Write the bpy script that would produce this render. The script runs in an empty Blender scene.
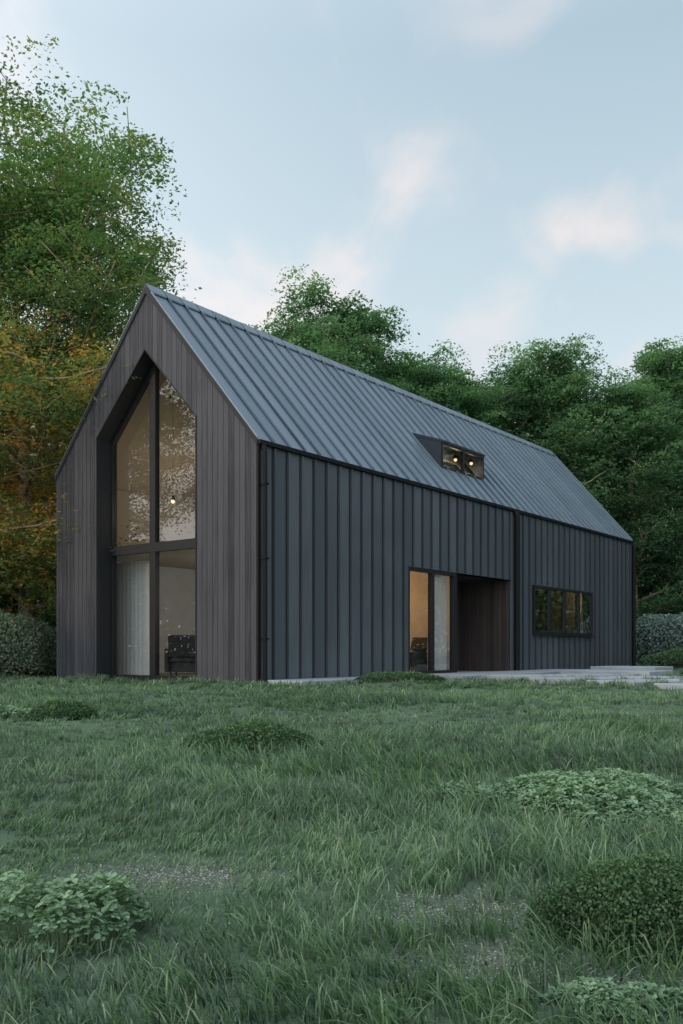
import bpy, math, time
import numpy as np
from mathutils import Vector, Matrix
scene=bpy.context.scene
col=scene.collection
rad=math.radians
# ---------------- camera ----------------
CH=0.6
cam=bpy.data.cameras.new("camera"); camo=bpy.data.objects.new("camera",cam); col.objects.link(camo)
camo.location=(0,0,CH); camo.rotation_euler=(rad(90),0,0)
cam.sensor_fit='VERTICAL'; cam.sensor_height=36; cam.lens=910.9/1024*36
cam.shift_y=139.15/1024; cam.clip_end=3000; cam.clip_start=0.05
scene.camera=camo
# ---------------- house frame ----------------
X0,Y0,TH=-1.476,15.84,0.92
W,L,HE,HA=5.74,18.5,4.316,7.62
M=(HA-HE)/(W/2)
cT,sT=math.cos(TH),math.sin(TH)
def H2W(s,t,z=0): return (X0+cT*s-sT*t, Y0+sT*s+cT*t, z)
def W2H(x,y): 
    dx=x-X0; dy=y-Y0
    return cT*dx+sT*dy, -sT*dx+cT*dy
# ---------------- node helpers ----------------
def new_mat(name):
    m=bpy.data.materials.new(name); m.use_nodes=True
    nt=m.node_tree; nt.nodes.clear()
    out=nt.nodes.new('ShaderNodeOutputMaterial')
    return m,nt,out
class N:
    def __init__(s,nt): s.nt=nt
    def __call__(s,typ,ins=None,**kw):
        n=s.nt.nodes.new(typ)
        for k,v in kw.items(): setattr(n,k,v)
        if ins:
            for k,v in ins.items():
                if isinstance(v,bpy.types.NodeSocket): s.nt.links.new(v,n.inputs[k])
                else: n.inputs[k].default_value=v
        return n
def math_(n,op,a,b=0.0,c=None):
    d={0:a,1:b}
    if c is not None: d[2]=c
    return n('ShaderNodeMath',d,operation=op).outputs[0]
def ramp(n,fac,stops,interp='LINEAR'):
    r=n('ShaderNodeValToRGB',{'Fac':fac}); cr=r.color_ramp; cr.interpolation=interp
    while len(cr.elements)<len(stops): cr.elements.new(0.5)
    for e,(p,c) in zip(cr.elements,stops): e.position=p; e.color=(*c,1)
    return r.outputs['Color']
def mixc(n,f,a,b,bt='MIX'):
    m=n('ShaderNodeMix',data_type='RGBA',blend_type=bt)
    for idx,v in ((0,f),(6,a),(7,b)):
        if isinstance(v,bpy.types.NodeSocket): n.nt.links.new(v,m.inputs[idx])
        else: m.inputs[idx].default_value=v if idx==0 else (*v,1) if len(v)==3 else v
    return m.outputs[2]
def simple(name,c,rough=.6,metal=0,noise=.15,scale=8,spec=.5):
    m,nt,out=new_mat(name); n=N(nt)
    tc=n('ShaderNodeTexCoord')
    nz=n('ShaderNodeTexNoise',{'Vector':tc.outputs['Object'],'Scale':scale,'Detail':5.0})
    cc=ramp(n,nz.outputs['Fac'],[(.3,tuple(x*(1-noise) for x in c)),(.7,tuple(x*(1+noise) for x in c))])
    p=n('ShaderNodeBsdfPrincipled',{'Base Color':cc,'Roughness':rough,'Metallic':metal,'Specular IOR Level':spec})
    nt.links.new(p.outputs[0],out.inputs[0]); return m
def leafmat(name,stops,trans=.3,rough=.55,spec=.25,warm=None):
    m,nt,out=new_mat(name); n=N(nt)
    at=n('ShaderNodeAttribute',attribute_name='tint')
    c=ramp(n,at.outputs['Fac'],stops)
    p=n('ShaderNodeBsdfDiffuse',{'Color':c})
    tcol=mixc(n,1.0,c,(1.25,1.35,.8),'MULTIPLY')
    t=n('ShaderNodeBsdfTranslucent',{'Color':tcol})
    mx=n('ShaderNodeMixShader',{0:trans,1:p.outputs[0],2:t.outputs[0]})
    if spec>0:
        g=n('ShaderNodeBsdfGlossy',{'Color':(1,1,1,1),'Roughness':rough})
        mx=n('ShaderNodeMixShader',{0:spec*.15,1:mx.outputs[0],2:g.outputs[0]})
    nt.links.new(mx.outputs[0],out.inputs[0]); return m
def boards(name,axis,width,c0,c1,groove=.06,gdark=.35,grain=1.0,rough=.65,vary=.35,tex='Object',spec=.35):
    m,nt,out=new_mat(name); n=N(nt)
    tc=n('ShaderNodeTexCoord'); sp=n('ShaderNodeSeparateXYZ',{0:tc.outputs[tex]})
    a=math_(n,'DIVIDE',sp.outputs[axis],width)
    fl=math_(n,'FLOOR',a); fr=math_(n,'FRACT',a)
    wn=n('ShaderNodeTexWhiteNoise',{'W':fl},noise_dimensions='1D')
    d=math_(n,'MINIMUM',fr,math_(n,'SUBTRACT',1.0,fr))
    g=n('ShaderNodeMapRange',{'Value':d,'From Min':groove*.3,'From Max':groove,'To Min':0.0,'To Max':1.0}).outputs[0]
    mp=n('ShaderNodeMapping',{'Vector':tc.outputs[tex],'Scale':(28,28,1.1)})
    off=n('ShaderNodeCombineXYZ',{0:math_(n,'MULTIPLY',wn.outputs['Value'],37.0),1:0.0,2:math_(n,'MULTIPLY',wn.outputs['Value'],91.0)})
    va=n('ShaderNodeVectorMath',{0:mp.outputs[0],1:off.outputs[0]},operation='ADD')
    nz=n('ShaderNodeTexNoise',{'Vector':va.outputs[0],'Scale':1.0,'Detail':6.0,'Roughness':.65})
    big=n('ShaderNodeTexNoise',{'Vector':tc.outputs[tex],'Scale':.7,'Detail':4.0})
    f=math_(n,'MULTIPLY',nz.outputs['Fac'],grain)
    f=math_(n,'ADD',f,math_(n,'MULTIPLY',math_(n,'SUBTRACT',wn.outputs['Value'],.5),vary))
    f=math_(n,'ADD',f,math_(n,'MULTIPLY',math_(n,'SUBTRACT',big.outputs['Fac'],.5),.6))
    c=ramp(n,f,[(.25,c0),(.8,c1)])
    c=mixc(n,g,tuple(x*gdark for x in c0),c)  # groove dirt plus AO-like shade painted into the board colour
    h=math_(n,'ADD',g,math_(n,'MULTIPLY',nz.outputs['Fac'],.25))
    b=n('ShaderNodeBump',{'Height':h,'Strength':.6,'Distance':.012})
    p=n('ShaderNodeBsdfPrincipled',{'Base Color':c,'Roughness':rough,'Normal':b.outputs[0],'Specular IOR Level':spec})
    nt.links.new(p.outputs[0],out.inputs[0]); return m
MT={}
MT['gable']=boards('charred_gable_boards',1,.135,(.012,.0155,.0215),(.054,.059,.071),groove=.055,gdark=.3,vary=.5,grain=1.35)
MT['side']=boards('charcoal_side_panels',0,.38,(.058,.075,.091),(.104,.128,.150),groove=.085,gdark=.15,grain=.7,vary=.45,rough=.6)  # dark groove line beside each batten includes painted shade
MT['porch']=boards('porch_boards',0,.11,(.026,.022,.021),(.066,.055,.050))
MT['porch2']=boards('porch_side_boards',1,.11,(.026,.022,.021),(.066,.055,.050))
MT['dark']=simple('dark_metal_trim',(.013,.016,.020),.6,.0,.1,8,.3)
MT['pipe']=simple('black_downpipe',(.005,.006,.0075),.6,.0,.1,8,.2)
MT['cheek']=simple('dormer_sheet_metal',(.024,.034,.045),.6,.0,.1,8,.3)
MT['frame']=simple('black_window_frame',(.010,.012,.015),.5,.0,.08,8,.35)
MT['plaster']=simple('beige_plaster',(.46,.415,.36),.8,0,.05,3)
MT['plasterg']=simple('grey_plaster',(.46,.475,.475),.8,0,.05,3)
MT['panel']=simple('dark_room_panel',(.20,.19,.165),.7,0,.3,3)
MT['floor']=boards('oak_floor',1,.16,(.12,.08,.05),(.25,.17,.10),rough=.4)
MT['fabric']=simple('dark_fabric',(.03,.03,.032),.9)
def roofmat():
    m,nt,out=new_mat('standing_seam_metal'); n=N(nt)
    tc=n('ShaderNodeTexCoord'); sp=n('ShaderNodeSeparateXYZ',{0:tc.outputs['Object']})
    q=math_(n,'DIVIDE',math_(n,'ADD',sp.outputs[0],.02),.44)
    fl=math_(n,'FLOOR',q); fr=math_(n,'FRACT',q)
    wn=n('ShaderNodeTexWhiteNoise',{'W':fl},noise_dimensions='1D')
    nz=n('ShaderNodeTexNoise',{'Vector':tc.outputs['Object'],'Scale':1.6,'Detail':6.0,'Roughness':.6})
    mp=n('ShaderNodeMapping',{'Vector':tc.outputs['Object'],'Scale':(14,1.2,1.2)})
    st=n('ShaderNodeTexNoise',{'Vector':mp.outputs[0],'Scale':1.0,'Detail':4.0})
    f=math_(n,'ADD',math_(n,'MULTIPLY',wn.outputs['Value'],.35),math_(n,'ADD',math_(n,'MULTIPLY',nz.outputs['Fac'],.5),math_(n,'MULTIPLY',st.outputs['Fac'],.25)))
    c=ramp(n,f,[(.2,(.098,.146,.188)),(.9,(.190,.252,.310))])
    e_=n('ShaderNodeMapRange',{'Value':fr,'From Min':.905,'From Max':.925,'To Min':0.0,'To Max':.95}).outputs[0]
    c=mixc(n,e_,c,(.010,.014,.019))  # dark joint line beside each seam, with seam shade painted in
    r=n('ShaderNodeMapRange',{'Value':nz.outputs['Fac'],'To Min':.28,'To Max':.48}).outputs[0]
    b=n('ShaderNodeBump',{'Height':nz.outputs['Fac'],'Strength':.15,'Distance':.03})
    p=n('ShaderNodeBsdfPrincipled',{'Base Color':c,'Roughness':r,'Metallic':.45,'Normal':b.outputs[0]})
    nt.links.new(p.outputs[0],out.inputs[0]); return m
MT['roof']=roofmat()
def glassmat(name,tint=(.82,.86,.86),boost=1.7):
    m,nt,out=new_mat(name); n=N(nt)
    ge=n('ShaderNodeNewGeometry')
    d=n('ShaderNodeVectorMath',{0:ge.outputs['Incoming'],1:ge.outputs['Normal']},operation='DOT_PRODUCT').outputs['Value']
    d=math_(n,'ABSOLUTE',d); k=math_(n,'POWER',math_(n,'SUBTRACT',1.0,d),5.0)
    f=n('ShaderNodeMath',{0:k,1:.9,2:.045*boost},operation='MULTIPLY_ADD',use_clamp=True).outputs[0]
    t=n('ShaderNodeBsdfTransparent',{'Color':(*tint,1)})
    g=n('ShaderNodeBsdfGlossy',{'Color':(1,1,1,1),'Roughness':.0})
    mx=n('ShaderNodeMixShader',{0:f,1:t.outputs[0],2:g.outputs[0]})
    nt.links.new(mx.outputs[0],out.inputs[0]); return m
MT['glass']=glassmat('window_glass')
MT['glassd']=glassmat('reflective_window_glass',(.75,.8,.79),7.0)
def emit(name,c,s):
    m,nt,out=new_mat(name); n=N(nt)
    e=n('ShaderNodeEmission',{'Color':(*c,1),'Strength':s}); nt.links.new(e.outputs[0],out.inputs[0]); return m
MT['bulb']=emit('lit_bulb',(1,.66,.32),1.7)
def curtainmat():
    m,nt,out=new_mat('sheer_curtain'); n=N(nt)
    tc=n('ShaderNodeTexCoord'); nz=n('ShaderNodeTexNoise',{'Vector':tc.outputs['Object'],'Scale':30.0})
    c=ramp(n,nz.outputs['Fac'],[(.3,(.48,.49,.49)),(.7,(.56,.57,.57))])
    d=n('ShaderNodeBsdfDiffuse',{'Color':c}); t=n('ShaderNodeBsdfTranslucent',{'Color':c})
    mx=n('ShaderNodeMixShader',{0:.18,1:d.outputs[0],2:t.outputs[0]})
    nt.links.new(mx.outputs[0],out.inputs[0]); return m
MT['curtain']=curtainmat()
def concmat():
    m,nt,out=new_mat('concrete_paving'); n=N(nt)
    tc=n('ShaderNodeTexCoord')
    a=n('ShaderNodeTexNoise',{'Vector':tc.outputs['Object'],'Scale':1.3,'Detail':8.0,'Roughness':.65})
    b=n('ShaderNodeTexNoise',{'Vector':tc.outputs['Object'],'Scale':40.0,'Detail':4.0})
    f=math_(n,'ADD',math_(n,'MULTIPLY',a.outputs['Fac'],.75),math_(n,'MULTIPLY',b.outputs['Fac'],.25))
    c=ramp(n,f,[(.3,(.19,.225,.26)),(.7,(.33,.375,.42))])
    bp=n('ShaderNodeBump',{'Height':f,'Strength':.3,'Distance':.01})
    p=n('ShaderNodeBsdfPrincipled',{'Base Color':c,'Roughness':.7,'Normal':bp.outputs[0]})
    nt.links.new(p.outputs[0],out.inputs[0]); return m
MT['concrete']=concmat()
def groundmat():
    m,nt,out=new_mat('lawn_soil'); n=N(nt)
    tc=n('ShaderNodeTexCoord')
    a=n('ShaderNodeTexNoise',{'Vector':tc.outputs['Object'],'Scale':.9,'Detail':8.0})
    v=n('ShaderNodeTexVoronoi',{'Vector':tc.outputs['Object'],'Scale':95.0})
    peb=ramp(n,n('ShaderNodeSeparateColor',{0:v.outputs['Color']}).outputs[0],[(0,(.10,.12,.10)),(1,(.29,.32,.30))])
    peb=mixc(n,n('ShaderNodeMapRange',{'Value':v.outputs['Distance'],'From Min':.2,'From Max':.6}).outputs[0],peb,(.05,.07,.045))
    gr=ramp(n,a.outputs['Fac'],[(.3,(.040,.075,.045)),(.7,(.065,.115,.066))])
    at=n('ShaderNodeAttribute',attribute_name='tint')
    c=mixc(n,math_(n,'MULTIPLY',at.outputs['Fac'],.8),gr,peb)
    bp=n('ShaderNodeBump',{'Height':math_(n,'SUBTRACT',1.0,v.outputs['Distance']),'Strength':.5,'Distance':.008})
    p=n('ShaderNodeBsdfPrincipled',{'Base Color':c,'Roughness':.9,'Normal':bp.outputs[0]})
    nt.links.new(p.outputs[0],out.inputs[0]); return m
MT['ground']=groundmat()
MT['bark']=simple('tree_bark',(.30,.24,.175),.9,0,.35,6)
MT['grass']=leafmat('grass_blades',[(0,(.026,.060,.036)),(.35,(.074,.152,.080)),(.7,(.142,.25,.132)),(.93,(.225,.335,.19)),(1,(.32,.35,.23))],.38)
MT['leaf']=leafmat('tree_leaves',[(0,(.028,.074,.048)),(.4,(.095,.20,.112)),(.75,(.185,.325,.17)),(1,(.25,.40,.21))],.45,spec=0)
MT['leafhero']=leafmat('tree_leaves_painted_sun',[(0,(.036,.086,.044)),(.4,(.098,.19,.086)),(.66,(.175,.275,.11)),(.78,(.31,.26,.08)),(1,(.62,.30,.085))],.45,spec=0)  # upper stops carry low sunlight painted as leaf colour
MT['hedge']=leafmat('hedge_leaves',[(0,(.07,.12,.08)),(1,(.34,.43,.31))],.25,spec=0)
MT['hedgeb']=leafmat('blue_hedge_leaves',[(0,(.05,.09,.085)),(1,(.22,.31,.29))],.2,spec=0)
MT['clover']=leafmat('clover_leaves',[(0,(.07,.15,.085)),(1,(.22,.36,.21))],.25)
MT['herb']=leafmat('dark_herb_leaves',[(0,(.020,.052,.026)),(1,(.08,.155,.068))],.2,spec=.1)
# ---------------- mesh helpers ----------------
def npmesh(name,V,quads=None,tris=None,tint=None,mat=None,smooth=False):
    me=bpy.data.meshes.new(name)
    V=np.asarray(V,dtype=np.float32)
    loops=[];tot=[]
    if quads is not None and len(quads): q=np.asarray(quads,dtype=np.int32); loops.append(q.ravel()); tot.append(np.full(len(q),4,np.int32))
    if tris is not None and len(tris): q=np.asarray(tris,dtype=np.int32); loops.append(q.ravel()); tot.append(np.full(len(q),3,np.int32))
    loops=np.concatenate(loops); tot=np.concatenate(tot)
    me.vertices.add(len(V)); me.vertices.foreach_set('co',V.ravel())
    me.loops.add(len(loops)); me.loops.foreach_set('vertex_index',loops)
    me.polygons.add(len(tot)); st=np.zeros(len(tot),np.int32); st[1:]=np.cumsum(tot)[:-1]
    me.polygons.foreach_set('loop_start',st)
    try: me.polygons.foreach_set('loop_total',tot)
    except Exception: pass
    if smooth: me.polygons.foreach_set('use_smooth',np.ones(len(tot),bool))
    if tint is not None:
        a=me.attributes.new('tint','FLOAT','POINT'); a.data.foreach_set('value',np.asarray(tint,dtype=np.float32))
    me.update(calc_edges=True)
    if mat: me.materials.append(mat)
    return me
def add(name,me,parent=None,label=None,cat=None,kind=None,group=None,loc=None):
    o=bpy.data.objects.new(name,me); col.objects.link(o)
    if parent: o.parent=parent
    if label: o['label']=label
    if cat: o['category']=cat
    if kind: o['kind']=kind
    if group: o['group']=group
    if loc: o.location=loc
    return o
class MB:
    def __init__(s): s.v=[];s.f=[]
    def box(s,x0,x1,y0,y1,z0,z1):
        b=len(s.v); s.v+=[(x0,y0,z0),(x1,y0,z0),(x1,y1,z0),(x0,y1,z0),(x0,y0,z1),(x1,y0,z1),(x1,y1,z1),(x0,y1,z1)]
        s.f+=[tuple(b+i for i in q) for q in ((0,3,2,1),(4,5,6,7),(0,1,5,4),(1,2,6,5),(2,3,7,6),(3,0,4,7))]; return s
    def prism(s,poly,ax,a0,a1):
        b=len(s.v); n=len(poly)
        for a in (a0,a1):
            for p in poly:
                c=list(p); c.insert(ax,a); s.v.append(tuple(c))
        s.f.append(tuple(b+i for i in range(n))[::-1]); s.f.append(tuple(b+n+i for i in range(n)))
        for i in range(n):
            j=(i+1)%n; s.f.append((b+i,b+j,b+n+j,b+n+i))
        return s
    def hexa(s,p):
        b=len(s.v); s.v+=p
        s.f+=[tuple(b+i for i in q) for q in ((0,3,2,1),(4,5,6,7),(0,1,5,4),(1,2,6,5),(2,3,7,6),(3,0,4,7))]; return s
    def tube(s,pts,rr,sides=8):
        pts=[Vector(p) for p in pts]; b=len(s.v); n=len(pts)
        if not hasattr(rr,'__len__'): rr=[rr]*n
        for i,p in enumerate(pts):
            d=(pts[min(i+1,n-1)]-pts[max(i-1,0)]).normalized()
            u=d.cross(Vector((0,0,1)) if abs(d.z)<.9 else Vector((1,0,0))).normalized(); w=d.cross(u)
            for k in range(sides):
                a=2*math.pi*k/sides; q=p+(u*math.cos(a)+w*math.sin(a))*rr[i]; s.v.append(tuple(q))
        for i in range(n-1):
            for k in range(sides):
                k2=(k+1)%sides; s.f.append((b+i*sides+k,b+i*sides+k2,b+(i+1)*sides+k2,b+(i+1)*sides+k))
        s.f.append(tuple(b+k for k in range(sides))[::-1]); s.f.append(tuple(b+(n-1)*sides+k for k in range(sides)))
        return s
    def mesh(s,name,mat,bevel=0,smooth=False):
        me=bpy.data.meshes.new(name); me.from_pydata(s.v,[],s.f); me.materials.append(mat)
        import bmesh
        bm=bmesh.new(); bm.from_mesh(me)
        bmesh.ops.recalc_face_normals(bm,faces=bm.faces)
        if bevel: bmesh.ops.bevel(bm,geom=list(bm.edges),offset=bevel,segments=1,affect='EDGES',clamp_overlap=True)
        if smooth:
            for f in bm.faces: f.smooth=True
        bm.to_mesh(me); bm.free(); me.update(); return me
# ---------------- HOUSE ----------------
house=add('barn_house',None,label='long black timber barn house with grey standing seam metal roof',cat='house',loc=(X0,Y0,0))
house.rotation_euler=(0,0,TH); house.empty_display_size=.5
T1,T2,TC=1.50,4.40,2.92; ZS,ZA=4.93,6.45; D=.42
def zr(t): return HE+M*min(t,W-t)-.10
g=MB()
quads=[[(0,0),(T1,0),(T1,ZS),(0,zr(0))],[(T2,0),(W,0),(W,zr(W)),(T2,ZS)],
       [(0,zr(0)),(T1,ZS),(TC,ZA),(W/2,zr(W/2))],[(W,zr(W)),(W/2,zr(W/2)),(TC,ZA),(T2,ZS)]]
for q in quads: g.prism(q,0,0,D+.1)
add('gable_wall',g.mesh('gable_wall',MT['gable']),house,label='dark stained vertical timber gable wall')
g=MB(); g.prism([(0.02,0),(W-.02,0),(W-.02,zr(0)),(W/2,zr(W/2)),(.02,zr(0))],0,L-.35,L)
add('gable_wall',g.mesh('rear_gable_wall',MT['gable']),house)
P0,P1,PZ=4.77,9.61,2.43
Q0,Q1,QA,QB=10.84,14.91,1.06,2.38
ZW=HE-.12
def segs(t0,t1,mb,s0,s1,z0=0.0,ztop=ZW):
    for a,b,c,d in ((s0,P0,z0,ztop),(P0,P1,PZ,ztop),(P1,Q0,z0,ztop),(Q0,Q1,z0,QA),(Q0,Q1,QB,ztop),(Q1,s1,z0,ztop)):
        mb.box(a,b,t0,t1,c,d)
g=MB(); segs(-.03,.22,g,.06,L)
s=.403; bw=.042
while s<L-.08:
    a,b=s,s+bw
    def bat(z0,z1): g.box(a,b,-.066,-.028,z0,z1)
    if P0-bw<s<P1: bat(PZ+.035,ZW-.01)
    elif Q0-.06-bw<s<Q1+.06: bat(.06,QA-.07); bat(QB+.07,ZW-.01)
    else: bat(.06,ZW-.01)
    s+=.38
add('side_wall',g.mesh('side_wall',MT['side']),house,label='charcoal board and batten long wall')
g=MB(); g.box(.6,L-.3,W-.25,W-.002,0,ZW)
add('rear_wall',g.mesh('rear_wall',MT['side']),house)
g=MB(); g.box(-.012,.055,-.05,-.002,.02,HE-.11); add('corner_trim',g.mesh('corner_trim',MT['pipe']),house)
g=MB(); g.box(L-.05,L+.02,-.09,-.031,.02,ZW-.01); add('corner_trim',g.mesh('corner_trim_far',MT['pipe']),house)
g=MB(); segs(.225,.26,g,.6,L-.4,.08,HE-.14); g.box(.6,L-.4,W-.30,W-.255,.08,HE-.14)
add('inner_wall',g.mesh('inner_wall',MT['plaster']),house)
A0,A1,TB,ZB,ZT=7.22,9.37,.629,5.02,5.70
TK,ZK=1.47,5.99
HS0,HS1,HT0,HT1=A0+.06,A1-.06,TB+.07,TK-.06
g=MB() 
g.prism([(W,HE-.42),(W/2,HA-.42),(W/2,HA-.37),(W,HE-.37)],0,.6,L-.4)
def slope_piece(g,t0,t1,s0,s1,za,zb):
    g.prism([(t0,HE+M*t0+za),(t1,HE+M*t1+za),(t1,HE+M*t1+zb),(t0,HE+M*t0+zb)],0,s0,s1)
def holed(g,s0,s1,t0,t1,za,zb):
    slope_piece(g,t0,t1,s0,HS0,za,zb); slope_piece(g,t0,t1,HS1,s1,za,zb)
    slope_piece(g,t0,HT0,HS0,HS1,za,zb); slope_piece(g,HT1,t1,HS0,HS1,za,zb)
holed(g,.6,L-.4,0,W/2,-.42,-.37)
add('ceiling',g.mesh('ceiling',MT['plaster']),house)
g=MB(); g.box(D+.12,L-.4,.28,W-.32,-.02,.07); add('floor',g.mesh('floor',MT['floor']),house)
g=MB(); g.box(D+.12,4.4,.28,W-.32,2.58,2.74); g.box(4.4,L-.4,.28,W-.32,2.582,2.738); add('upper_floor',g.mesh('upper_floor',MT['plaster']),house)
g=MB(); g.prism([(.28,2.76),(W-.32,2.76),(W-.32,HE-.1),(W/2,HA-.43),(.28,HE-.1)],0,5.2,5.3)
g.box(P1+.12,P1+.2,.28,W-.32,.08,2.57);g.box(P0,P1+.1,2.6,2.7,.08,2.57)
add('partition_wall',g.mesh('partition_wall',MT['plaster']),house)
g=MB(); g.box(4.41,4.49,.28,W-.32,.08,2.57); g.box(.62,4.4,W-.36,W-.305,.08,2.57)
add('partition_wall',g.mesh('grey_partition_wall',MT['plasterg']),house)
g=MB(); g.box(16.2,16.3,.28,W-.32,.08,2.57); g.box(Q0-1,16.1,2.4,2.5,.08,2.57)
add('partition_wall',g.mesh('dark_partition_wall',MT['panel']),house)
# roof
g=MB(); sa,sb=-.02,L+.03
nrm=math.hypot(1,M); e=-.03
f=lambda t:W-t
g.prism([(f(e),HE+M*e),(f(W/2),HA),(f(W/2),HA-.10),(f(e),HE+M*e-.10)],0,sa,sb)
holed(g,sa,sb,e,W/2,0,-.10)
def seam(side,s,w,t0,t1,hz):
    f=(lambda t:t) if side==0 else (lambda t:W-t)
    g.prism([(f(t0),HE+M*t0+hz),(f(t1),HE+M*t1+hz),(f(t1),HE+M*t1-.02),(f(t0),HE+M*t0-.02)],0,s,s+w)
for side in (0,1):
    s=sa
    while s<sb-.02:
        if side==0 and HS0-.1<s<HS1+.08:
            seam(0,s,.022,e-.004,TB-.03,.062); seam(0,s,.022,TK+.05,W/2,.062)
        else: seam(side,s,.022,e-.004,W/2,.062)
        s+=.44
    seam(side,sb-.03,.034,e-.004,W/2,.066)
g.prism([(W/2-.14,HA-.14*M+.06),(W/2,HA+.075),(W/2+.14,HA-.14*M+.06),(W/2+.14,HA-.14*M+.03),(W/2-.14,HA-.14*M+.03)],0,sa-.006,sb+.01)
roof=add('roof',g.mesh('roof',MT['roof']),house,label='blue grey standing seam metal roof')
g=MB()
g.prism([(e-.006,HE+M*e+.01),(W/2,HA+.01),(W/2,HA-.11),(e-.006,HE+M*e-.10)],0,sa-.014,sa-.002)
g.prism([(W-e+.006,HE+M*e+.01),(W/2,HA+.01),(W/2,HA-.11),(W-e+.006,HE+M*e-.10)],0,sa-.014,sa-.002)
add('verge_trim',g.mesh('verge_trim',MT['dark']),roof)
def gutter(t0,t1):
    g=MB(); zt=HE+M*e-.004
    g.box(-.015,L+.03,t0,t1,zt-.08,zt)
    return g
add('gutter',gutter(-.098,-.038).mesh('gutter',MT['pipe'],.006),roof)
add('gutter',gutter(W+.038,W+.098).mesh('gutter_rear',MT['pipe'],.006),roof)
def pipe(s,r=.05):
    g=MB(); zt=HE-.08
    g.tube([(s,-.08,zt-.04),(s,-.12,zt-.16),(s,-.12,.1),(s,-.16,.04)],r,10)
    for z in (.8,2.2,3.5): g.box(s-.055,s+.055,-.17,-.06,z,z+.03)
    return g.mesh('downpipe',MT['pipe'])
for s_,r_ in ((.085,.04),(P1+.16,.075),(L-.12,.06)): add('downpipe',pipe(s_,r_),house)
g=MB()
for a in (A0,A1-.06): g.prism([(TB,ZB-.05),(TB,ZT-.05),(TK,ZK-.05),(TK,ZK-.12)],0,a,a+.06)
g.prism([(TB-.04,ZT-.05),(TB-.04,ZT),(TK+.05,ZK+.025),(TK+.05,ZK-.045)],0,A0-.012,A1+.012)
g.box(A0,A1,TB-.02,TB+.06,ZB-.08,ZB-.0)
dormer=add('dormer',g.mesh('dormer',MT['cheek']),roof,label='dark metal box dormer with two pane window')
def winframe(a0,a1,z0,z1,t0,t1,mull,fw=.06,mw=.045):
    g=MB(); g.box(a0,a1,t0,t1,z0,z0+fw); g.box(a0,a1,t0,t1,z1-fw,z1); g.box(a0,a0+fw,t0,t1,z0+fw,z1-fw); g.box(a1-fw,a1,t0,t1,z0+fw,z1-fw)
    for m in mull: g.box(m-mw/2,m+mw/2,t0,t1,z0+fw,z1-fw)
    return g
add('dormer_frame',winframe(A0+.02,A1-.02,ZB,ZT-.052,TB-.02,TB+.05,[(A0+A1)/2],.055,.06).mesh('dormer_frame',MT['frame']),dormer)
g=MB(); g.v=[(A0+.07,TB+.02,ZB+.055),(A1-.07,TB+.02,ZB+.055),(A1-.07,TB+.02,ZT-.107),(A0+.07,TB+.02,ZT-.107)]; g.f=[(0,1,2,3)]; add('dormer_glass',g.mesh('dormer_glass',MT['glass']),dormer)
gw=add('gable_window',None,house,label='tall gable shaped glazed window with black frame'); gw.empty_display_size=.3
g=MB(); s0,s1=D-.07,D+.03; fw=.05; MC=3.10
g.box(s0,s1,T1-.01,T1+fw,.03,ZS+.05); g.box(s0,s1,T2-fw,T2+.01,.03,ZS+.05); g.box(s0-.004,s1+.004,T1+fw,T2-fw,.03,.12)
g.box(s0-.02,s1,T1+fw,T2-fw,2.56,2.74)
g.box(s0-.01,s1,MC-.085,MC+.085,.12,2.56); g.box(s0-.01,s1,MC-.085,MC+.085,2.74,ZA-.20)
g.prism([(T1,ZS-.02),(TC,ZA+.02),(TC,ZA-.10),(T1,ZS-.14)],0,s0+.002,s1-.002)
g.prism([(T2,ZS-.02),(TC,ZA+.02),(TC,ZA-.10),(T2,ZS-.14)],0,s0+.002,s1-.002)
add('window_frame',g.mesh('gable_window_frame',MT['frame']),gw)
g=MB(); gs=D-.02
g.v=[(gs,T1,.1),(gs,T2,.1),(gs,T2,ZS),(gs,TC,ZA),(gs,T1,ZS)]; g.f=[(0,1,2,3,4)]
add('window_glass',g.mesh('gable_glass',MT['glass']),gw)
g=MB()
def strip(p,q,off):
    (t0,z0),(t1,z1)=p,q; (a,b)=off
    g.prism([(t0,z0),(t1,z1),(t1+a,z1+b),(t0+a,z0+b)],0,-.012,D-.075)
strip((T1-.002,0.0),(T1-.002,ZS),(.02,0)); strip((T2+.002,0.0),(T2+.002,ZS),(-.02,0))
strip((T1,ZS),(TC,ZA),(0,-.03)); strip((T2,ZS),(TC,ZA),(0,-.031))
add('window_reveal',g.mesh('window_reveal',MT['dark']),gw)
sw=add('side_window',None,house,label='wide four pane window with black frame'); sw.empty_display_size=.3
mm=[Q0+(Q1-Q0)*k/4 for k in (1,2,3)]
add('window_frame',winframe(Q0,Q1,QA,QB,-.09,.03,mm,.07,.07).mesh('side_window_frame',MT['frame']),sw)
g=MB(); g.v=[(Q0+.07,-.05,QA+.07),(Q1-.07,-.05,QA+.07),(Q1-.07,-.05,QB-.07),(Q0+.07,-.05,QB-.07)]; g.f=[(0,1,2,3)]; add('window_glass',g.mesh('side_glass',MT['glassd']),sw)
g=MB(); g.box(Q0-.03,Q1+.03,-.13,-.091,QA-.03,QA+.0); add('window_sill',g.mesh('window_sill',MT['dark']),sw)
DR=6.81
dd=add('glazed_door',None,house,label='black framed sliding glass door'); dd.empty_display_size=.3
add('door_frame',winframe(P0+.002,DR,.08,PZ-.002,-.02,.10,[P0+1.05],.08,.09).mesh('door_frame',MT['frame']),dd)
g=MB(); g.v=[(P0+.08,.04,.16),(DR-.08,.04,.16),(DR-.08,.04,PZ-.08),(P0+.08,.04,PZ-.08)]; g.f=[(0,1,2,3)]; add('door_glass',g.mesh('door_glass',MT['glass']),dd)
pc=add('porch',None,house,label='recessed dark timber entrance porch'); pc.empty_display_size=.3
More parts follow.
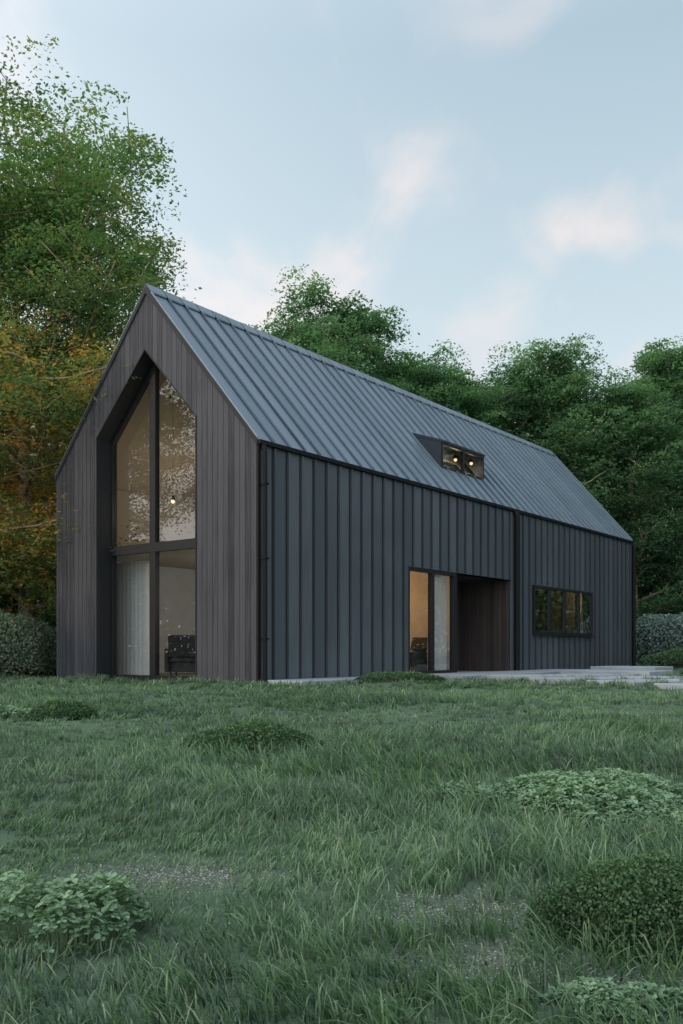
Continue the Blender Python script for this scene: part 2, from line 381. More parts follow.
g=MB(); g.box(DR+.004,DR+.10,.0,1.62,.08,PZ-.002)
add('porch_side_wall',g.mesh('porch_side_wall',MT['porch2']),pc)
g=MB(); g.box(P1-.04,P1+.1,.0,1.62,.02,PZ-.004)
add('porch_side_wall',g.mesh('porch_side_wall_far',MT['porch2']),pc)
g=MB(); g.box(DR+.10,P1-.04,1.5,1.62,.02,PZ-.004); add('porch_back_wall',g.mesh('porch_back_wall',MT['porch']),pc)
g=MB(); g.box(DR+.004,P1-.002,.02,1.62,PZ-.0,PZ+.08); add('porch_ceiling',g.mesh('porch_ceiling',MT['porch']),pc)
g=MB(); g.box(DR+.6,DR+1.65,1.455,1.497,.1,2.25); g.box(DR+.7,DR+.9,1.44,1.46,.3,2.1); ed=add('entry_door',g.mesh('entry_door',MT['dark']),pc)
g=MB(); g.box(DR+1.5,DR+1.53,1.40,1.45,.95,1.25); add('handle',g.mesh('entry_handle',MT['frame']),ed)
g=MB(); g.box(P0,P1,-.02,1.5,-.02,.075); add('porch_floor',g.mesh('porch_floor',MT['concrete']),pc)
g=MB(); g.box(DR-.03,DR-.001,.12,2.55,.08,2.57); add('inner_wall',g.mesh('door_room_wall',MT['plaster']),house)
# ---------------- contents ----------------
def place(name,me,s,t,z,rot,label,cat,group=None):
    o=add(name,me,label=label,cat=cat,group=group,loc=H2W(s,t,z)); o.rotation_euler=(0,0,TH+rot); return o
def curtain(w,h,amp=.022,folds=None):
    folds=folds or int(w/.13); n=folds*8; V=[];F=[]
    for i in range(n+1):
        x=w*i/n; y=amp*math.sin(2*math.pi*i/8)*(1+.3*math.sin(i*.7))
        V+=[(x,y*.7,h),(x,y,h*.5),(x,y*1.15,0)]
    for i in range(n):
        a=i*3; F+=[(a,a+3,a+4,a+1),(a+1,a+4,a+5,a+2)]
    me=bpy.data.meshes.new('curtain'); me.from_pydata(V,[],F); me.materials.append(MT['curtain'])
    for p in me.polygons: p.use_smooth=True
    return me
place('curtain',curtain(1.3,2.4,.010),.95,4.95,.09,-math.pi/2,'pale sheer curtain hanging behind the tall gable window','curtain')
place('curtain',curtain(.80,2.28),P0+1.12,.17,.1,0,'white curtain behind the sliding glass door','curtain')
def armchair():
    e=[('seat',MB().box(-.33,.33,-.3,.33,.3,.42)),('backrest',MB().hexa([(-.33,.26,.4),(.33,.26,.4),(.33,.38,.4),(-.33,.38,.4),(-.33,.38,.85),(.33,.38,.85),(.33,.48,.85),(-.33,.48,.85)])),
       ('armrest',MB().box(-.42,-.33,-.3,.38,.1,.58)),('armrest',MB().box(.33,.42,-.3,.38,.1,.58)),
       ('base',MB().box(-.3,.3,-.25,.3,.1,.3))]
    for x in (-.3,.3):
        for y in (-.24,.3): e.append(('leg',MB().tube([(x,y,0),(x,y,.12)],.02,8)))
    return [(n,m.mesh('armchair_'+n,MT['fabric'],.02 if n!='leg' else 0)) for n,m in e]
for (s_,t_,r_) in ((1.35,3.15,2.2),(6.2,.85,-1.8)):
    a=place('armchair',None,s_,t_,.075,r_,'dark upholstered armchair inside the house','chair')
    for n_,m_ in armchair(): add(n_,m_,a)
def ball(r,mat,name):
    import bmesh
    me=bpy.data.meshes.new(name); bm=bmesh.new(); bmesh.ops.create_uvsphere(bm,u_segments=16,v_segments=10,radius=r); 
    for f in bm.faces: f.smooth=True
    bm.to_mesh(me); bm.free(); me.materials.append(mat); return me
bulb=ball(.042,MT['bulb'],'bulb'); 
def pendant(s,t,z,top,watt,c=(1,.74,.48)):
    a=place('pendant_lamp',None,s,t,z,0,'lit pendant lamp with warm bulb hanging inside the house','lamp','pendant lamps inside the house')
    add('bulb',bulb,a)
    g=MB(); g.tube([(0,0,.05),(0,0,top-z)],.0035,6); add('cord',g.mesh('cord',MT['frame']),a)
    g=MB(); g.tube([(0,0,.12),(0,0,.08),(0,0,.03)],[.02,.04,.06],14); add('lamp_shade',g.mesh('lamp_shade',MT['frame']),a)
    l=bpy.data.lights.new('lamp_light','POINT'); l.energy=watt; l.color=c; l.shadow_soft_size=.06
    lo=bpy.data.objects.new('lamp_light',l); col.objects.link(lo); x,y,_=H2W(s,t); lo.location=(x,y,z-.14)
pendant(1.2,3.45,3.70,6.5,8); pendant(2.6,3.9,4.3,6.1,14)
pendant(5.5,1.9,1.95,2.57,46,(1,.58,.28))
pendant(8.55,1.0,5.48,5.78,5); pendant(9.10,.85,5.46,5.72,3); pendant(9.6,1.9,5.35,6.0,9)
pendant(3.0,2.0,2.1,2.57,58,(1,.9,.8))  # unseen lamp added to brighten the lower gable room
pendant(15.85,.6,2.28,2.57,9,(1,.72,.45))  # added lamp, hidden past the reveal, to warm the side window panes
# ---------------- ground ----------------
def ss(a,b,x): 
    t=np.clip((x-a)/(b-a),0,1); return t*t*(3-2*t)
def vnoise(x,y,k,seed):
    r=np.random.RandomState(seed); o=0
    for i in range(6):
        a=r.uniform(0,6.28); f=k*r.uniform(.6,1.7); p=r.uniform(0,6.28)
        o=o+np.sin((x*math.cos(a)+y*math.sin(a))*f+p)
    return o/6
def flat_mask(x,y):
    s,t=W2H(x,y)
    dx=np.maximum(np.maximum(-s,s-L),0); dy=np.maximum(np.maximum(-3.5-t,t-W),0)
    return ss(.2,2.5,np.hypot(dx,dy))
MOUNDS=[(.95,15.6,.6,.12),(-.55,5.2,.45,.03),(-2.2,14.2,.9,.12),(-4.6,15.8,.9,.14),(2.1,14.0,.6,.07),(-2.2,11,.7,.09),(1.2,9.6,.7,.07),(4.6,11.5,.8,.06),(-1.0,7.4,.6,.05),(1.8,6.4,.5,.05),(10.3,25.6,1.5,.32),(13,27,2,.4)]
def gh(x,y):
    h=(vnoise(x,y,.8,1)*.06+vnoise(x,y,2.2,2)*.035+vnoise(x,y,.25,5)*.05)*flat_mask(x,y)*ss(.2,3,y)
    for a,b,r,k in MOUNDS: h=h+k*np.exp(-(((x-a)/r)**2+((y-b)/(r*.8))**2))
    return h
BARE=[(-.42,2.40,.28,.16),(.26,2.05,.24,.18),(.28,1.70,.16,.12),(-.05,4.0,.3,.25),(.75,4.3,.3,.2),(.50,1.52,.16,.10)]
def bare(x,y):
    b=0*x
    for a,c,r,q in BARE: b=np.maximum(b,np.exp(-(((x-a)/r)**2+((y-c)/q)**2)**1.5))
    return b*(.75+.25*np.sin(x*37+y*11)*np.sin(y*41-x*9))
xs=np.concatenate([-np.geomspace(400,8,30),np.linspace(-7.8,7.8,105),np.linspace(8.1,15,30),np.geomspace(15.5,400,26)])
ys=np.concatenate([-np.geomspace(400,2,20),np.linspace(-1.8,30,200),np.geomspace(30.5,600,40)])
XX,YY=np.meshgrid(xs,ys); ZZ=gh(XX,YY)*(np.hypot(XX,YY)<60)
nx,ny=len(xs),len(ys); idx=np.arange(nx*ny).reshape(ny,nx)
q=np.stack([idx[:-1,:-1],idx[:-1,1:],idx[1:,1:],idx[1:,:-1]],-1).reshape(-1,4)
add('ground',npmesh('ground',np.stack([XX,YY,ZZ],-1).reshape(-1,3),q,tint=bare(XX,YY).ravel(),mat=MT['ground'],smooth=True),kind='structure')
g=MB()
def slab(poly,z0,z1): g.prism(poly,2,z0,z1)
def hs(s,t): return H2W(s,t)[:2]
s_=4.5
while s_<12:
    slab([hs(s_,-.05),hs(s_+1.95,-.05),hs(s_+1.95,-1.5),hs(s_,-1.5)],-.1,.10)
    s_+=1.98
add('terrace',g.mesh('terrace',MT['concrete'],.008),kind='structure')
g=MB()
slab([hs(.1,-.04),hs(2.3,-.04),hs(2.3,-.95),hs(.1,-.95)],-.1,.095); slab([hs(2.33,-.04),hs(4.47,-.04),hs(4.47,-.95),hs(2.33,-.95)],-.1,.093)
add('plinth_strip',g.mesh('plinth_strip',MT['concrete'],.008),kind='structure')
g=MB()
px0,py0=2.85,18.7; dv=Vector((.46,-.89)).normalized(); nv=Vector((-dv.y,dv.x))
PCOL=((0,1.3),(1.75,3.0))
for i in range(5):
    base=Vector((px0,py0))+dv*(i*1.55)
    for j,(w0,w1) in enumerate(PCOL):
        a=base+nv*w0; b=base+nv*w1
        slab([tuple(a),tuple(b),tuple(b+dv*1.13),tuple(a+dv*1.13)],-.1,.115-.01*i-.004*j)
add('path',g.mesh('path',MT['concrete'],.01),kind='structure')
g=MB(); 
slab([hs(8.7,-1.75),hs(10.4,-1.75),hs(10.4,-3.9),hs(8.7,-3.9)],-.1,.14)
slab([hs(10.6,-1.75),hs(12.0,-1.75),hs(12.0,-3.4),hs(10.6,-3.4)],-.1,.21)
add('steps',g.mesh('steps',MT['concrete'],.01),kind='structure')
def onpave(x,y):
    s,t=W2H(x,y)
    a=(s>.05)&(s<4.5)&(t>-.98)&(t<.1)
    b=(s>4.45)&(s<12.4)&(t>-1.52)&(t<.1)
    e=(s>8.7)&(s<12.0)&(t>-3.9)&(t<-1.75)
    u=(x-px0)*dv.x+(y-py0)*dv.y; v=(x-px0)*nv.x+(y-py0)*nv.y
    k=(u%1.55<1.13)
    c=(u>0)&(u<7.75)&(v>0)&(v<3.0)&k&~((v>1.31)&(v<1.74))
    h=(s>-.02)&(s<L)&(t>-.03)&(t<W)
    return a|b|c|e|h
# ---------------- grass ----------------
rng=np.random.RandomState(11)
PATCH=[(-.56,1.87,.17,.13),(.60,1.86,.17,.12),(1.02,3.55,.42,.5),(-.56,5.5,.38,.35),(-2.55,8.3,.3,.4)]
def grass_band(y0,y1,dens,hh,ww,halfk=.45,halfb=1.2):
    A=2*(halfk*(y0+y1)/2+halfb)*(y1-y0); n=int(A*dens)
    nt=max(1,n//16)
    ty=rng.uniform(y0,y1,nt); tx=rng.uniform(-1,1,nt)*(halfk*ty+halfb)
    ti=rng.randint(0,nt,n); sp=hh*.38
    x=tx[ti]+rng.normal(0,sp,n); y=ty[ti]+rng.normal(0,sp,n)
    keep=~onpave(x,y)
    b=bare(x,y); keep&=rng.rand(n)>b*.75
    for a,c,r,q in PATCH: keep&=(((x-a)/r)**2+((y-c)/q)**2>.8)|(rng.rand(n)<.2)
    x,y,ti,b=x[keep],y[keep],ti[keep],b[keep]; n=len(x)
    patch=vnoise(x,y,2.6,21)*.5+vnoise(x,y,.9,22)*.6
    h=hh*np.clip(1+1.05*patch,.42,2.0)*rng.uniform(.45,1.25,n)*(1-.55*b)*rng.uniform(.5,1.45,nt)[ti]
    az=rng.uniform(0,6.28,nt)[ti]*.55+vnoise(x,y,1.3,31)*5+rng.normal(0,.75,n)
    lean=np.clip(rng.normal(.6,.3,n),.05,1.4)
    dx,dy=np.cos(az),np.sin(az)
    w=ww*rng.uniform(.6,1.3,n)
    fa=rng.uniform(0,6.28,n); wx,wy=np.cos(fa)*w/2,np.sin(fa)*w/2
    z=gh(x,y)-.006
    V=np.zeros((n,7,3),np.float32)
    for k,(f,wk) in enumerate(((0,1),(.4,.95),(.75,.65))):
        ox=h*lean*f**1.8; oz=h*f*(1-.28*lean*f)
        cx_,cy_,cz_=x+dx*ox,y+dy*ox,z+oz
        V[:,2*k,0]=cx_-wx*wk;V[:,2*k,1]=cy_-wy*wk;V[:,2*k,2]=cz_
        V[:,2*k+1,0]=cx_+wx*wk;V[:,2*k+1,1]=cy_+wy*wk;V[:,2*k+1,2]=cz_
    V[:,6,0]=x+dx*h*lean;V[:,6,1]=y+dy*h*lean;V[:,6,2]=z+h*(1-.28*lean)*rng.uniform(.8,1,n)
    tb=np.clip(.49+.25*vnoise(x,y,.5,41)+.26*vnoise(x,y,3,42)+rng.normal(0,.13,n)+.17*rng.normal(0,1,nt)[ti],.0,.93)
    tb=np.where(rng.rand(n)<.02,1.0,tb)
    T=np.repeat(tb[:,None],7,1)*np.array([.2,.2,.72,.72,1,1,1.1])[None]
    i=np.arange(n)[:,None]*7
    Q=np.concatenate([i+np.array([[0,1,3,2]]),i+np.array([[2,3,5,4]])]); TR=i+np.array([[4,5,6]])
    return V.reshape(-1,3),Q,TR,np.clip(T,0,1).ravel()
bands=[(.75,2.2,10000,.067,.0037),(2.2,4,6000,.069,.0042),(4,7.5,2650,.074,.0058),(7.5,13,1080,.082,.0088),(13,22,420,.09,.014),(22,40,80,.12,.03)]
Vs=[];Qs=[];Ts=[];As=[];off=0
for b in bands:
    V,Q,TR,T=grass_band(*b); Vs.append(V);Qs.append(Q+off);Ts.append(TR+off);As.append(T);off+=len(V)
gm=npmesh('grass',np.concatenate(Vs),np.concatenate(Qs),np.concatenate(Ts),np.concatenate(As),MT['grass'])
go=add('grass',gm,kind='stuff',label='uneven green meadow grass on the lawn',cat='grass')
def leaves(C,size,up=.6,rs=None,asp=.5,fold=0):
    n=len(C); rs=rs or rng
    nrm_=rs.normal(0,1,(n,3)); nrm_[:,2]=np.abs(nrm_[:,2])+up*2.2; nrm_/=np.linalg.norm(nrm_,axis=1)[:,None]
    a=rs.normal(0,1,(n,3)); a-=nrm_*(a*nrm_).sum(1)[:,None]; a/=np.linalg.norm(a,axis=1)[:,None]
    b=np.cross(nrm_,a); sz=(size*rs.uniform(.65,1.3,n))[:,None]
    V=np.stack([C-a*sz*.5,C+b*sz*asp*.5,C+a*sz*.5,C-b*sz*asp*.5],1).reshape(-1,3)
    Q=np.arange(n*4).reshape(-1,4); return V,Q
def blob_plant(rx,ry,h,n,size,mat,seed,lump=.35,up=.2,asp=.6,name='foliage',pw=2.6):
    rs=np.random.RandomState(seed)
    th=rs.uniform(0,6.28,n); u=np.sqrt(rs.uniform(0,1,n)); 
    x=np.cos(th)*u; y=np.sin(th)*u
    top=np.sqrt(np.clip(1-u**pw,0,1))
    edge=1+.14*np.sin(th*3+seed)+.08*np.sin(th*5+seed*2)
    lx,ly=x*rx*edge,y*ry*edge
    sc=max(rx,ry)
    ln=vnoise(lx/size,ly/size,.18,seed+1)*.4+vnoise(lx/size,ly/size,.5,seed+2)*.3+vnoise(lx/sc,ly/sc,5,seed+3)*.6
    hz=h*top*(1+lump*ln)
    dep=rs.uniform(0,1,n)**1.8
    z=hz*(1-dep*.85)+rs.normal(0,.3*size,n)
    bul=1+.06*vnoise(th*3,z/h*4,1.5,seed)
    C=np.stack([lx*bul,ly*bul,z],1)
    V,Q=leaves(C,size,up,rs,asp)
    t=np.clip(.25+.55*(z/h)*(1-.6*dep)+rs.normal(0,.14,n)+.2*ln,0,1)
    return npmesh(name,V,Q,tint=np.repeat(t,4),mat=mat)
def clover_mesh(rx,ry,h,n,size,seed,mat):
    rs=np.random.RandomState(seed)
    th=rs.uniform(0,6.28,n);u=np.sqrt(rs.uniform(0,1,n)); edge=1+.25*np.sin(th*3+seed)+.12*np.sin(th*7)
    lx=np.cos(th)*u*rx*edge; ly=np.sin(th)*u*ry*edge
    ln=vnoise(lx/rx,ly/rx,6,seed+1)
    z=h*(np.sqrt(np.clip(1-u**2.4,0,1))*.8+.2)*(1+.35*ln)*rs.uniform(.65,1.05,n)
    Vall=np.zeros((n,3,6,3)); 
    tilt=rs.normal(0,.28,(n,2)); az=rs.uniform(0,6.28,n); sc=size*rs.uniform(.6,1.25,n)
    prof=np.array([(0,0),(.35,.30),(.75,.34),(.95,0.0),(.75,-.34),(.35,-.30)])
    for k in range(3):
        a=az+k*2.094
        for j,(p,q_) in enumerate(prof):
            X=(np.cos(a)*p-np.sin(a)*q_)*sc; Y=(np.sin(a)*p+np.cos(a)*q_)*sc
            Z=tilt[:,0]*X+tilt[:,1]*Y+ (abs(q_)*.35+.1*p-.15*p*p)*sc
            Vall[:,k,j,0]=lx+X;Vall[:,k,j,1]=ly+Y;Vall[:,k,j,2]=z+Z
    V=Vall.reshape(-1,3); i=np.arange(n*3)[:,None]*6
    Q=np.concatenate([i+np.array([[0,1,2,3]]),i+np.array([[0,3,4,5]])])
    t=np.clip(.45+.3*ln+rs.normal(0,.2,n)+.3*(z/h-.5),0,1)
    m=n//2; sx,sy,sz=lx[:m],ly[:m],z[:m]
    SV=np.stack([np.stack([sx*.9-.001,sy*.9,0*sx],1),np.stack([sx*.9+.001,sy*.9,0*sx],1),np.stack([sx,sy,sz],1)],1).reshape(-1,3)
    TR=np.arange(m*3).reshape(-1,3)+len(V)
    return npmesh('leaves',np.concatenate([V,SV]),Q,TR,np.concatenate([np.repeat(t,18),np.full(m*3,.1)]),mat)
def plant(name,me,x,y,label,cat,group,dz=-.01,rot=0):
    o=add(name,me,label=label,cat=cat,group=group,loc=(x,y,float(gh(np.array(x),np.array(y)))+dz)); o.rotation_euler=(0,0,rot); return o
plant('clover_patch',clover_mesh(.165,.12,.13,900,.0155,5,MT['clover']),-.56,1.87,'mounded bright green clover patch in the grass','clover','clover patches in the lawn')
plant('clover_patch',clover_mesh(.50,.50,.115,5800,.0175,6,MT['clover']),.98,3.55,'wide low pale green clover patch in the grass','clover','clover patches in the lawn')
plant('clover_patch',clover_mesh(.13,.06,.04,420,.012,7,MT['clover']),.47,1.52,'small flat clover patch beside the gravel','clover','clover patches in the lawn')
plant('clover_patch',clover_mesh(.3,.3,.12,1300,.02,8,MT['clover']),-3.05,8.3,'small pale green clover patch in the grass','clover','clover patches in the lawn')
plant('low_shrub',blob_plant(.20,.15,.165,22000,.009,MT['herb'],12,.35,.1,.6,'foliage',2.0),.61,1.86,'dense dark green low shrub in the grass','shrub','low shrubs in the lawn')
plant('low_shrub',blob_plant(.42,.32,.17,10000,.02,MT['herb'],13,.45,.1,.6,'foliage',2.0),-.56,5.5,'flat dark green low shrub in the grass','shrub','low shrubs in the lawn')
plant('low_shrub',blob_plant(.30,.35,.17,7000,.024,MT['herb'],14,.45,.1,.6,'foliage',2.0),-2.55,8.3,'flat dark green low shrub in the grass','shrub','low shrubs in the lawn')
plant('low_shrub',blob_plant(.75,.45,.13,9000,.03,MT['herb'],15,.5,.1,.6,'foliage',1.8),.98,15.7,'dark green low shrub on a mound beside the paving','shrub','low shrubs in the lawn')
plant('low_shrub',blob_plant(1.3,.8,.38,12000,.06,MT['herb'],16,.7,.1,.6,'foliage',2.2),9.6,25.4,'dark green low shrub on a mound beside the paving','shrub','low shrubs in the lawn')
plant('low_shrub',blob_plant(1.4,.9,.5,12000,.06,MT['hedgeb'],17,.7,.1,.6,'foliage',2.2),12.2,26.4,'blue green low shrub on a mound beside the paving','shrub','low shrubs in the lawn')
rs=np.random.RandomState(77); pv=[];pf=[];pt=[]
oct_=np.array([(1,0,0),(0,1,0),(-1,0,0),(0,-1,0),(0,0,1),(0,0,-1)],float)
octf=np.array([(0,1,4),(1,2,4),(2,3,4),(3,0,4),(1,0,5),(2,1,5),(3,2,5),(0,3,5)])
k=0
for a,c,r,q_ in BARE:
    n=int(2400*r*q_/.05*.5)
    x=a+rs.normal(0,r*.6,n); y=c+rs.normal(0,q_*.6,n); z=gh(x,y)
    sz=rs.uniform(.0015,.0045,n)
    for i in range(n):
        pv.append(oct_*np.array([sz[i],sz[i]*.8,sz[i]*.6])*rs.uniform(.8,1.2,(6,1))+(x[i],y[i],z[i]+.001)); pf.append(octf+k*6); pt.append(np.full(6,rs.rand())); k+=1
m,nt,out=new_mat('pebbles'); n_=N(nt); at=n_('ShaderNodeAttribute',attribute_name='tint')
c=ramp(n_,at.outputs['Fac'],[(0,(.09,.105,.095)),(1,(.34,.37,.36))]); p=n_('ShaderNodeBsdfPrincipled',{'Base Color':c,'Roughness':.85}); nt.links.new(p.outputs[0],out.inputs[0])
add('gravel',npmesh('gravel',np.concatenate(pv),None,np.concatenate(pf),np.concatenate(pt),m),kind='stuff',label='grey gravel showing through thin grass',cat='gravel')
def hedge(name,x,y,rx,ry,h,n,size,mat,label,seed,rot=0):
    o=plant(name,blob_plant(rx,ry,h,n,size,mat,seed,.3,.1,.6,'foliage',4),x,y,label,'bush','bushes beside the house',0,rot); return o
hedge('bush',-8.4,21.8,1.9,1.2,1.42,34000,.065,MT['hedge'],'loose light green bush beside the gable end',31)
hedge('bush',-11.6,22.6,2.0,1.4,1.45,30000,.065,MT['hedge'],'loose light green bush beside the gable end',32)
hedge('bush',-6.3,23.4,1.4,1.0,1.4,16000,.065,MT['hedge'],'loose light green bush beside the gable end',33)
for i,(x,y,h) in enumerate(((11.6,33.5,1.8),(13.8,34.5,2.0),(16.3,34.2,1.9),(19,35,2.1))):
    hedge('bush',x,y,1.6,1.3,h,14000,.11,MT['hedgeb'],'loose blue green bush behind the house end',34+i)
# ---------------- trees ----------------
def tree_meshes(seed,H,R,lo,nl,leaf,per,matleaf,spray=.75,sub=6,flat=.3,hero=False,taper=.58):
    rs=np.random.RandomState(seed); mb=MB()
    wob=rs.normal(0,.012*H,(9,2)); wob[0]=0; wob=np.cumsum(wob,0)*.6
    tz=np.linspace(0,.93,9)*H
    tp=[(wob[i,0],wob[i,1],tz[i]) for i in range(9)]
    tr=[.021*H*(1-.9*(i/8)**.8)+.01 for i in range(9)]; tr[0]*=1.45
    mb.tube(tp,tr,10)
    def trunk(f):
        a=f/.93*8; i=min(int(a),7); u=a-i
        return np.array(tp[i])*(1-u)+np.array(tp[i+1])*u, tr[i]*(1-u)+tr[i+1]*u
    SC=[];SR=[]
    for i in range(nl):
        u=(i+rs.rand()*.8)/nl; f=lo+(.93-lo)*u
        p,r0=trunk(f)
        az=i*2.4+rs.uniform(-.4,.4)
        ln=R*(min(1,.62+u*1.3))*(1-max(0,u-.35)/.65*taper)*rs.uniform(.75,1.15)
        el=rad(8+(48-(14 if hero else 0))*u+rs.uniform(-8,8))
        pts=[p]; d=np.array([math.cos(az)*math.cos(el),math.sin(az)*math.cos(el),math.sin(el)])
        ns=6
        for k in range(ns):
            d=d+rs.normal(0,.13,3)+np.array([0,0,.05 if k<3 else -.04]); d/=np.linalg.norm(d)
            pts.append(pts[-1]+d*ln/ns)
        rl=r0*.45
        mb.tube(pts,[max(rl*(1-.85*k/ns),.018) for k in range(ns+1)],6)
        for j in range(sub):
            g_=.25+.75*(j+rs.rand())/sub; a=min(g_,.999)*ns; q=int(a); w=a-q
            b=pts[q]*(1-w)+pts[q+1]*w
            dd=pts[q+1]-pts[q]; dd/=np.linalg.norm(dd)
            side=np.cross(dd,[0,0,1]); side/=np.linalg.norm(side)+1e-6
            d2=dd*.6+side*(1 if j%2 else -1)*rs.uniform(.5,1.1)+np.array([0,0,rs.uniform(-.15,.5)]); d2/=np.linalg.norm(d2)
            l2=ln*(.42*(1-.45*g_))*rs.uniform(.7,1.3)
            sp=[b]
            for k in range(3):
                d2=d2+rs.normal(0,.15,3); d2/=np.linalg.norm(d2); sp.append(sp[-1]+d2*l2/3)
            mb.tube(sp,[rl*.35*(1-.25*k)+.008 for k in range(4)],4)
            for k in (1,2,3):
                for m_ in range(2):
                    SC.append(sp[k]+rs.normal(0,.3*spray,3)); SR.append(spray*rs.uniform(.5,1.15)*(.75+.25*(1-u)))
        SC.append(pts[-1]); SR.append(spray*rs.uniform(.7,1.1)); SC.append(pts[-2]); SR.append(spray)
    for k in range(5): SC.append(np.array(tp[-1])+rs.normal(0,.5,3)*[1,1,.8]); SR.append(spray*.8)
    SC=np.array(SC);SR=np.array(SR)
    n=len(SC)*per; si=np.repeat(np.arange(len(SC)),per)
    fr=rs.randint(0,9,n); fa=(fr*.698+rs.uniform(0,6.28,len(SC))[si])+rs.normal(0,.16,n); fl=rs.uniform(0,1,n)**.7
    off=np.stack([np.cos(fa)*fl,np.sin(fa)*fl,(.25*np.sin(fr*2.1+si)*fl-.45*fl**2+rs.normal(0,.10,n))],1)*SR[si][:,None]
    C=SC[si]+off
    V,Q=leaves(C,leaf,.55,rs,.5)
    stint=rs.normal(0,.14,len(SC))
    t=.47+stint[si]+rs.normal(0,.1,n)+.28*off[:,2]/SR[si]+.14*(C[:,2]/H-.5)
    if hero:
        w=np.clip(vnoise(C[:,0],C[:,2],.6,3)*.35+ .95-C[:,0]*.06-np.abs(C[:,2]-4.8)*.13,0,1)
        t=np.clip(t,0,.70)+w*.42  # warm low-sun glow painted into the lower leaf tints
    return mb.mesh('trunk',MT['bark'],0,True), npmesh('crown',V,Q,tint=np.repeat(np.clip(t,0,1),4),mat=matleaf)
hero=tree_meshes(5,11.9,6.9,.14,54,.115,118,MT['leafhero'],1.15,8,hero=True,taper=.38)
def place_tree(ms,x,y,rot,sc,label,group='trees around the house',sz=None):
    o=add('tree',None,label=label,cat='tree',group=group,loc=(x,y,-.05)); o.rotation_euler=(0,0,rot); o.scale=(sc,sc,sz or sc)
    add('trunk',ms[0],o); add('crown',ms[1],o); return o
place_tree(hero,-8.8,24.8,0,1,'large leafy deciduous tree with low sun glow painted on its lower leaves beside the gable')
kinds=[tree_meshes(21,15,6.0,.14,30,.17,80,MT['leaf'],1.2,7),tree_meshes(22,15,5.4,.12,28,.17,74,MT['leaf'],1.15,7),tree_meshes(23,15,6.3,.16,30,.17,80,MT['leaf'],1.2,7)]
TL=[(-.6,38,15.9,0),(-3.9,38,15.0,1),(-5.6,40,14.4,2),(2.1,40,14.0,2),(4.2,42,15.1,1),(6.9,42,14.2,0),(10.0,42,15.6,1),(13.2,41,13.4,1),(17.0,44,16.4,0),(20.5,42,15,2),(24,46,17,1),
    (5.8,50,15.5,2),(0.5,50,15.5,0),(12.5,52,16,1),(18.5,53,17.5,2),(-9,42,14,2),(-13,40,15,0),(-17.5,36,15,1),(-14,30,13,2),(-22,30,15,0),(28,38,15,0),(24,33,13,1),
    (-25,19,15,2),(-27,11,14,1),(-23,25,14,0),(23,26,12,2),(28,22,14,0),(24,18,11,1)]  # last three: unseen trees added to shut bright sky out of door reflections
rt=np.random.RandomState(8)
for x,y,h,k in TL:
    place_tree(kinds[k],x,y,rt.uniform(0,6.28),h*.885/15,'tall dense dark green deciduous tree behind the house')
rs=np.random.RandomState(55); n=60000
x=rs.uniform(-55,65,n); y=rs.uniform(52,66,n); top=10+2.5*vnoise(x,y,.35,9)
z=top*rs.uniform(0,1,n)**.8
C=np.stack([x,y,z],1); V,Q=leaves(C,.75,.3,rs,.6)
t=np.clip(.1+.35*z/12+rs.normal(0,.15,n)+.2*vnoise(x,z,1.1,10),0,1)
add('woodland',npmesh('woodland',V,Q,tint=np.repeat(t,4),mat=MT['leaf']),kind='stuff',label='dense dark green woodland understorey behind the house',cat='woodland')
n=84000; a=rs.uniform(0,1,n); x=np.where(a<.3,rs.uniform(-40,-10,n),rs.uniform(-12,30,n)); y=np.where(a<.3,rs.uniform(31,36,n),rs.uniform(44,48,n))
c1=a>.9; x=np.where(c1,rs.uniform(20,26,n),x); y=np.where(c1,rs.uniform(18,36,n),y)  # unseen right band, added to fill low reflections in the glass
c2=(a>.62)&(a<=.9); x=np.where(c2,rs.uniform(-22,-18,n),x); y=np.where(c2,rs.uniform(6,26,n),y)  # unseen left band, added to darken the lower gable pane reflections
top=4.0+1.3*vnoise(x,y,.6,9)
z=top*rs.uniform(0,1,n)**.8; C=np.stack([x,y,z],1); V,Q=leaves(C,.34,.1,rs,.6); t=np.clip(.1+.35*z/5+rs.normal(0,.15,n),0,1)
add('undergrowth',npmesh('undergrowth',V,Q,tint=np.repeat(t,4),mat=MT['leaf']),kind='stuff',label='low dark green undergrowth beneath the trees, with unseen side bands added for reflections',cat='undergrowth')
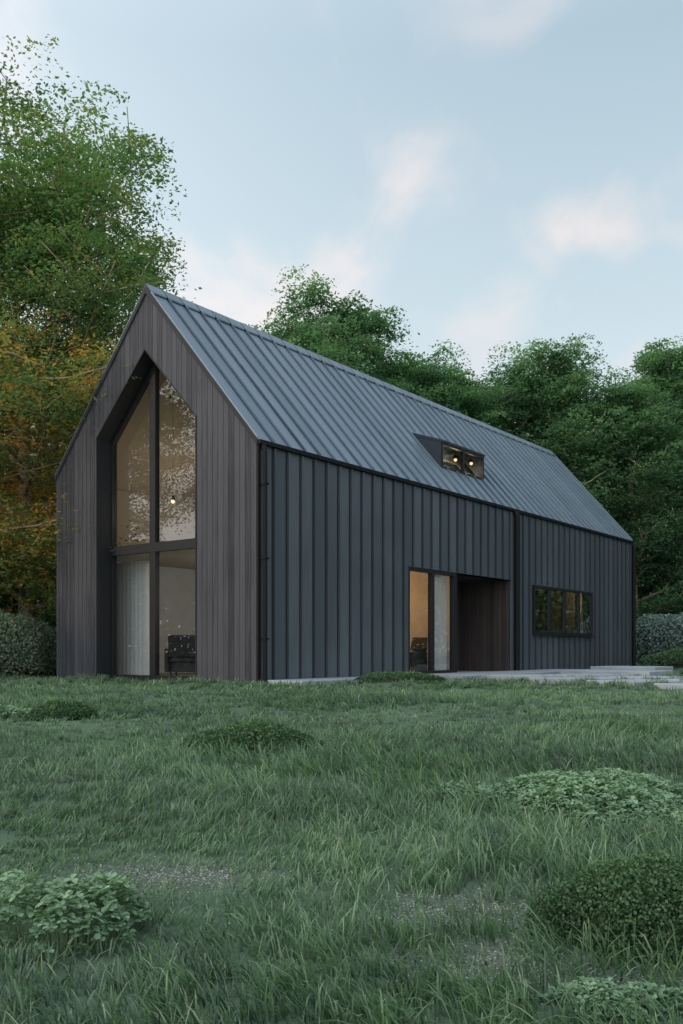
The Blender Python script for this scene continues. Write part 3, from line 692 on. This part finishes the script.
# ---------------- world ----------------
SUN=Vector((-1,-.62,.24)).normalized()
el=math.asin(SUN.z); az=math.atan2(SUN.x,SUN.y)
w=bpy.data.worlds.new("World"); scene.world=w; w.use_nodes=True; nt=w.node_tree; nt.nodes.clear(); n=N(nt)
out=nt.nodes.new('ShaderNodeOutputWorld')
sky=n('ShaderNodeTexSky'); sky.sky_type='NISHITA'; sky.sun_disc=False; sky.sun_elevation=el; sky.sun_rotation=az; sky.dust_density=.6; sky.ozone_density=2.0; sky.air_density=1.0
tc=n('ShaderNodeTexCoord'); sp=n('ShaderNodeSeparateXYZ',{0:tc.outputs['Generated']})
zz=math_(n,'MAXIMUM',sp.outputs[2],0.0)
skyc=mixc(n,1.0,sky.outputs[0],(.12,.12,.12),'MULTIPLY')
grad=ramp(n,zz,[(0,(.82,.86,.86)),(.2,(.70,.785,.82)),(.36,(.56,.685,.75)),(.55,(.42,.55,.64)),(1,(.62,.73,.82))])
base=mixc(n,.92,skyc,grad)
dn=math_(n,'ADD',zz,.30)
pv_=n('ShaderNodeCombineXYZ',{0:math_(n,'DIVIDE',sp.outputs[0],dn),1:math_(n,'DIVIDE',sp.outputs[1],dn),2:0.0})
mp=n('ShaderNodeMapping',{'Vector':pv_.outputs[0],'Rotation':(0,0,rad(-35)),'Scale':(2.2,1.5,1),'Location':(.55,.25,0)})
nz=n('ShaderNodeTexNoise',{'Vector':mp.outputs[0],'Scale':2.1,'Detail':7.0,'Roughness':.48,'Distortion':.35})
cm=n('ShaderNodeMapRange',{'Value':nz.outputs['Fac'],'From Min':.45,'From Max':.78,'To Min':0.0,'To Max':.8},interpolation_type='SMOOTHSTEP').outputs[0]
cl=mixc(n,cm,base,(.88,.775,.755))
sh=Vector((SUN.x,SUN.y,.12)).normalized()
dt=n('ShaderNodeVectorMath',{0:tc.outputs['Generated'],1:tuple(sh)},operation='DOT_PRODUCT').outputs['Value']
gl=math_(n,'POWER',math_(n,'MAXIMUM',math_(n,'ADD',math_(n,'MULTIPLY',dt,.6),.4),0.0),2.0)
glow=mixc(n,gl,(0,0,0),(1.80,1.72,1.68))
tot=mixc(n,1.0,cl,glow,'ADD')
bg=n('ShaderNodeBackground',{'Color':tot,'Strength':1.12}); nt.links.new(bg.outputs[0],out.inputs[0])
sl=bpy.data.lights.new('sun','SUN'); sl.energy=.8; sl.angle=rad(3); sl.color=(1,.64,.38)
so=bpy.data.objects.new('sun',sl); col.objects.link(so); so.rotation_euler=SUN.to_track_quat('Z','Y').to_euler(); so.location=(-20,-10,20)
scene.view_settings.view_transform='Standard'; scene.view_settings.look='None'; scene.view_settings.exposure=0
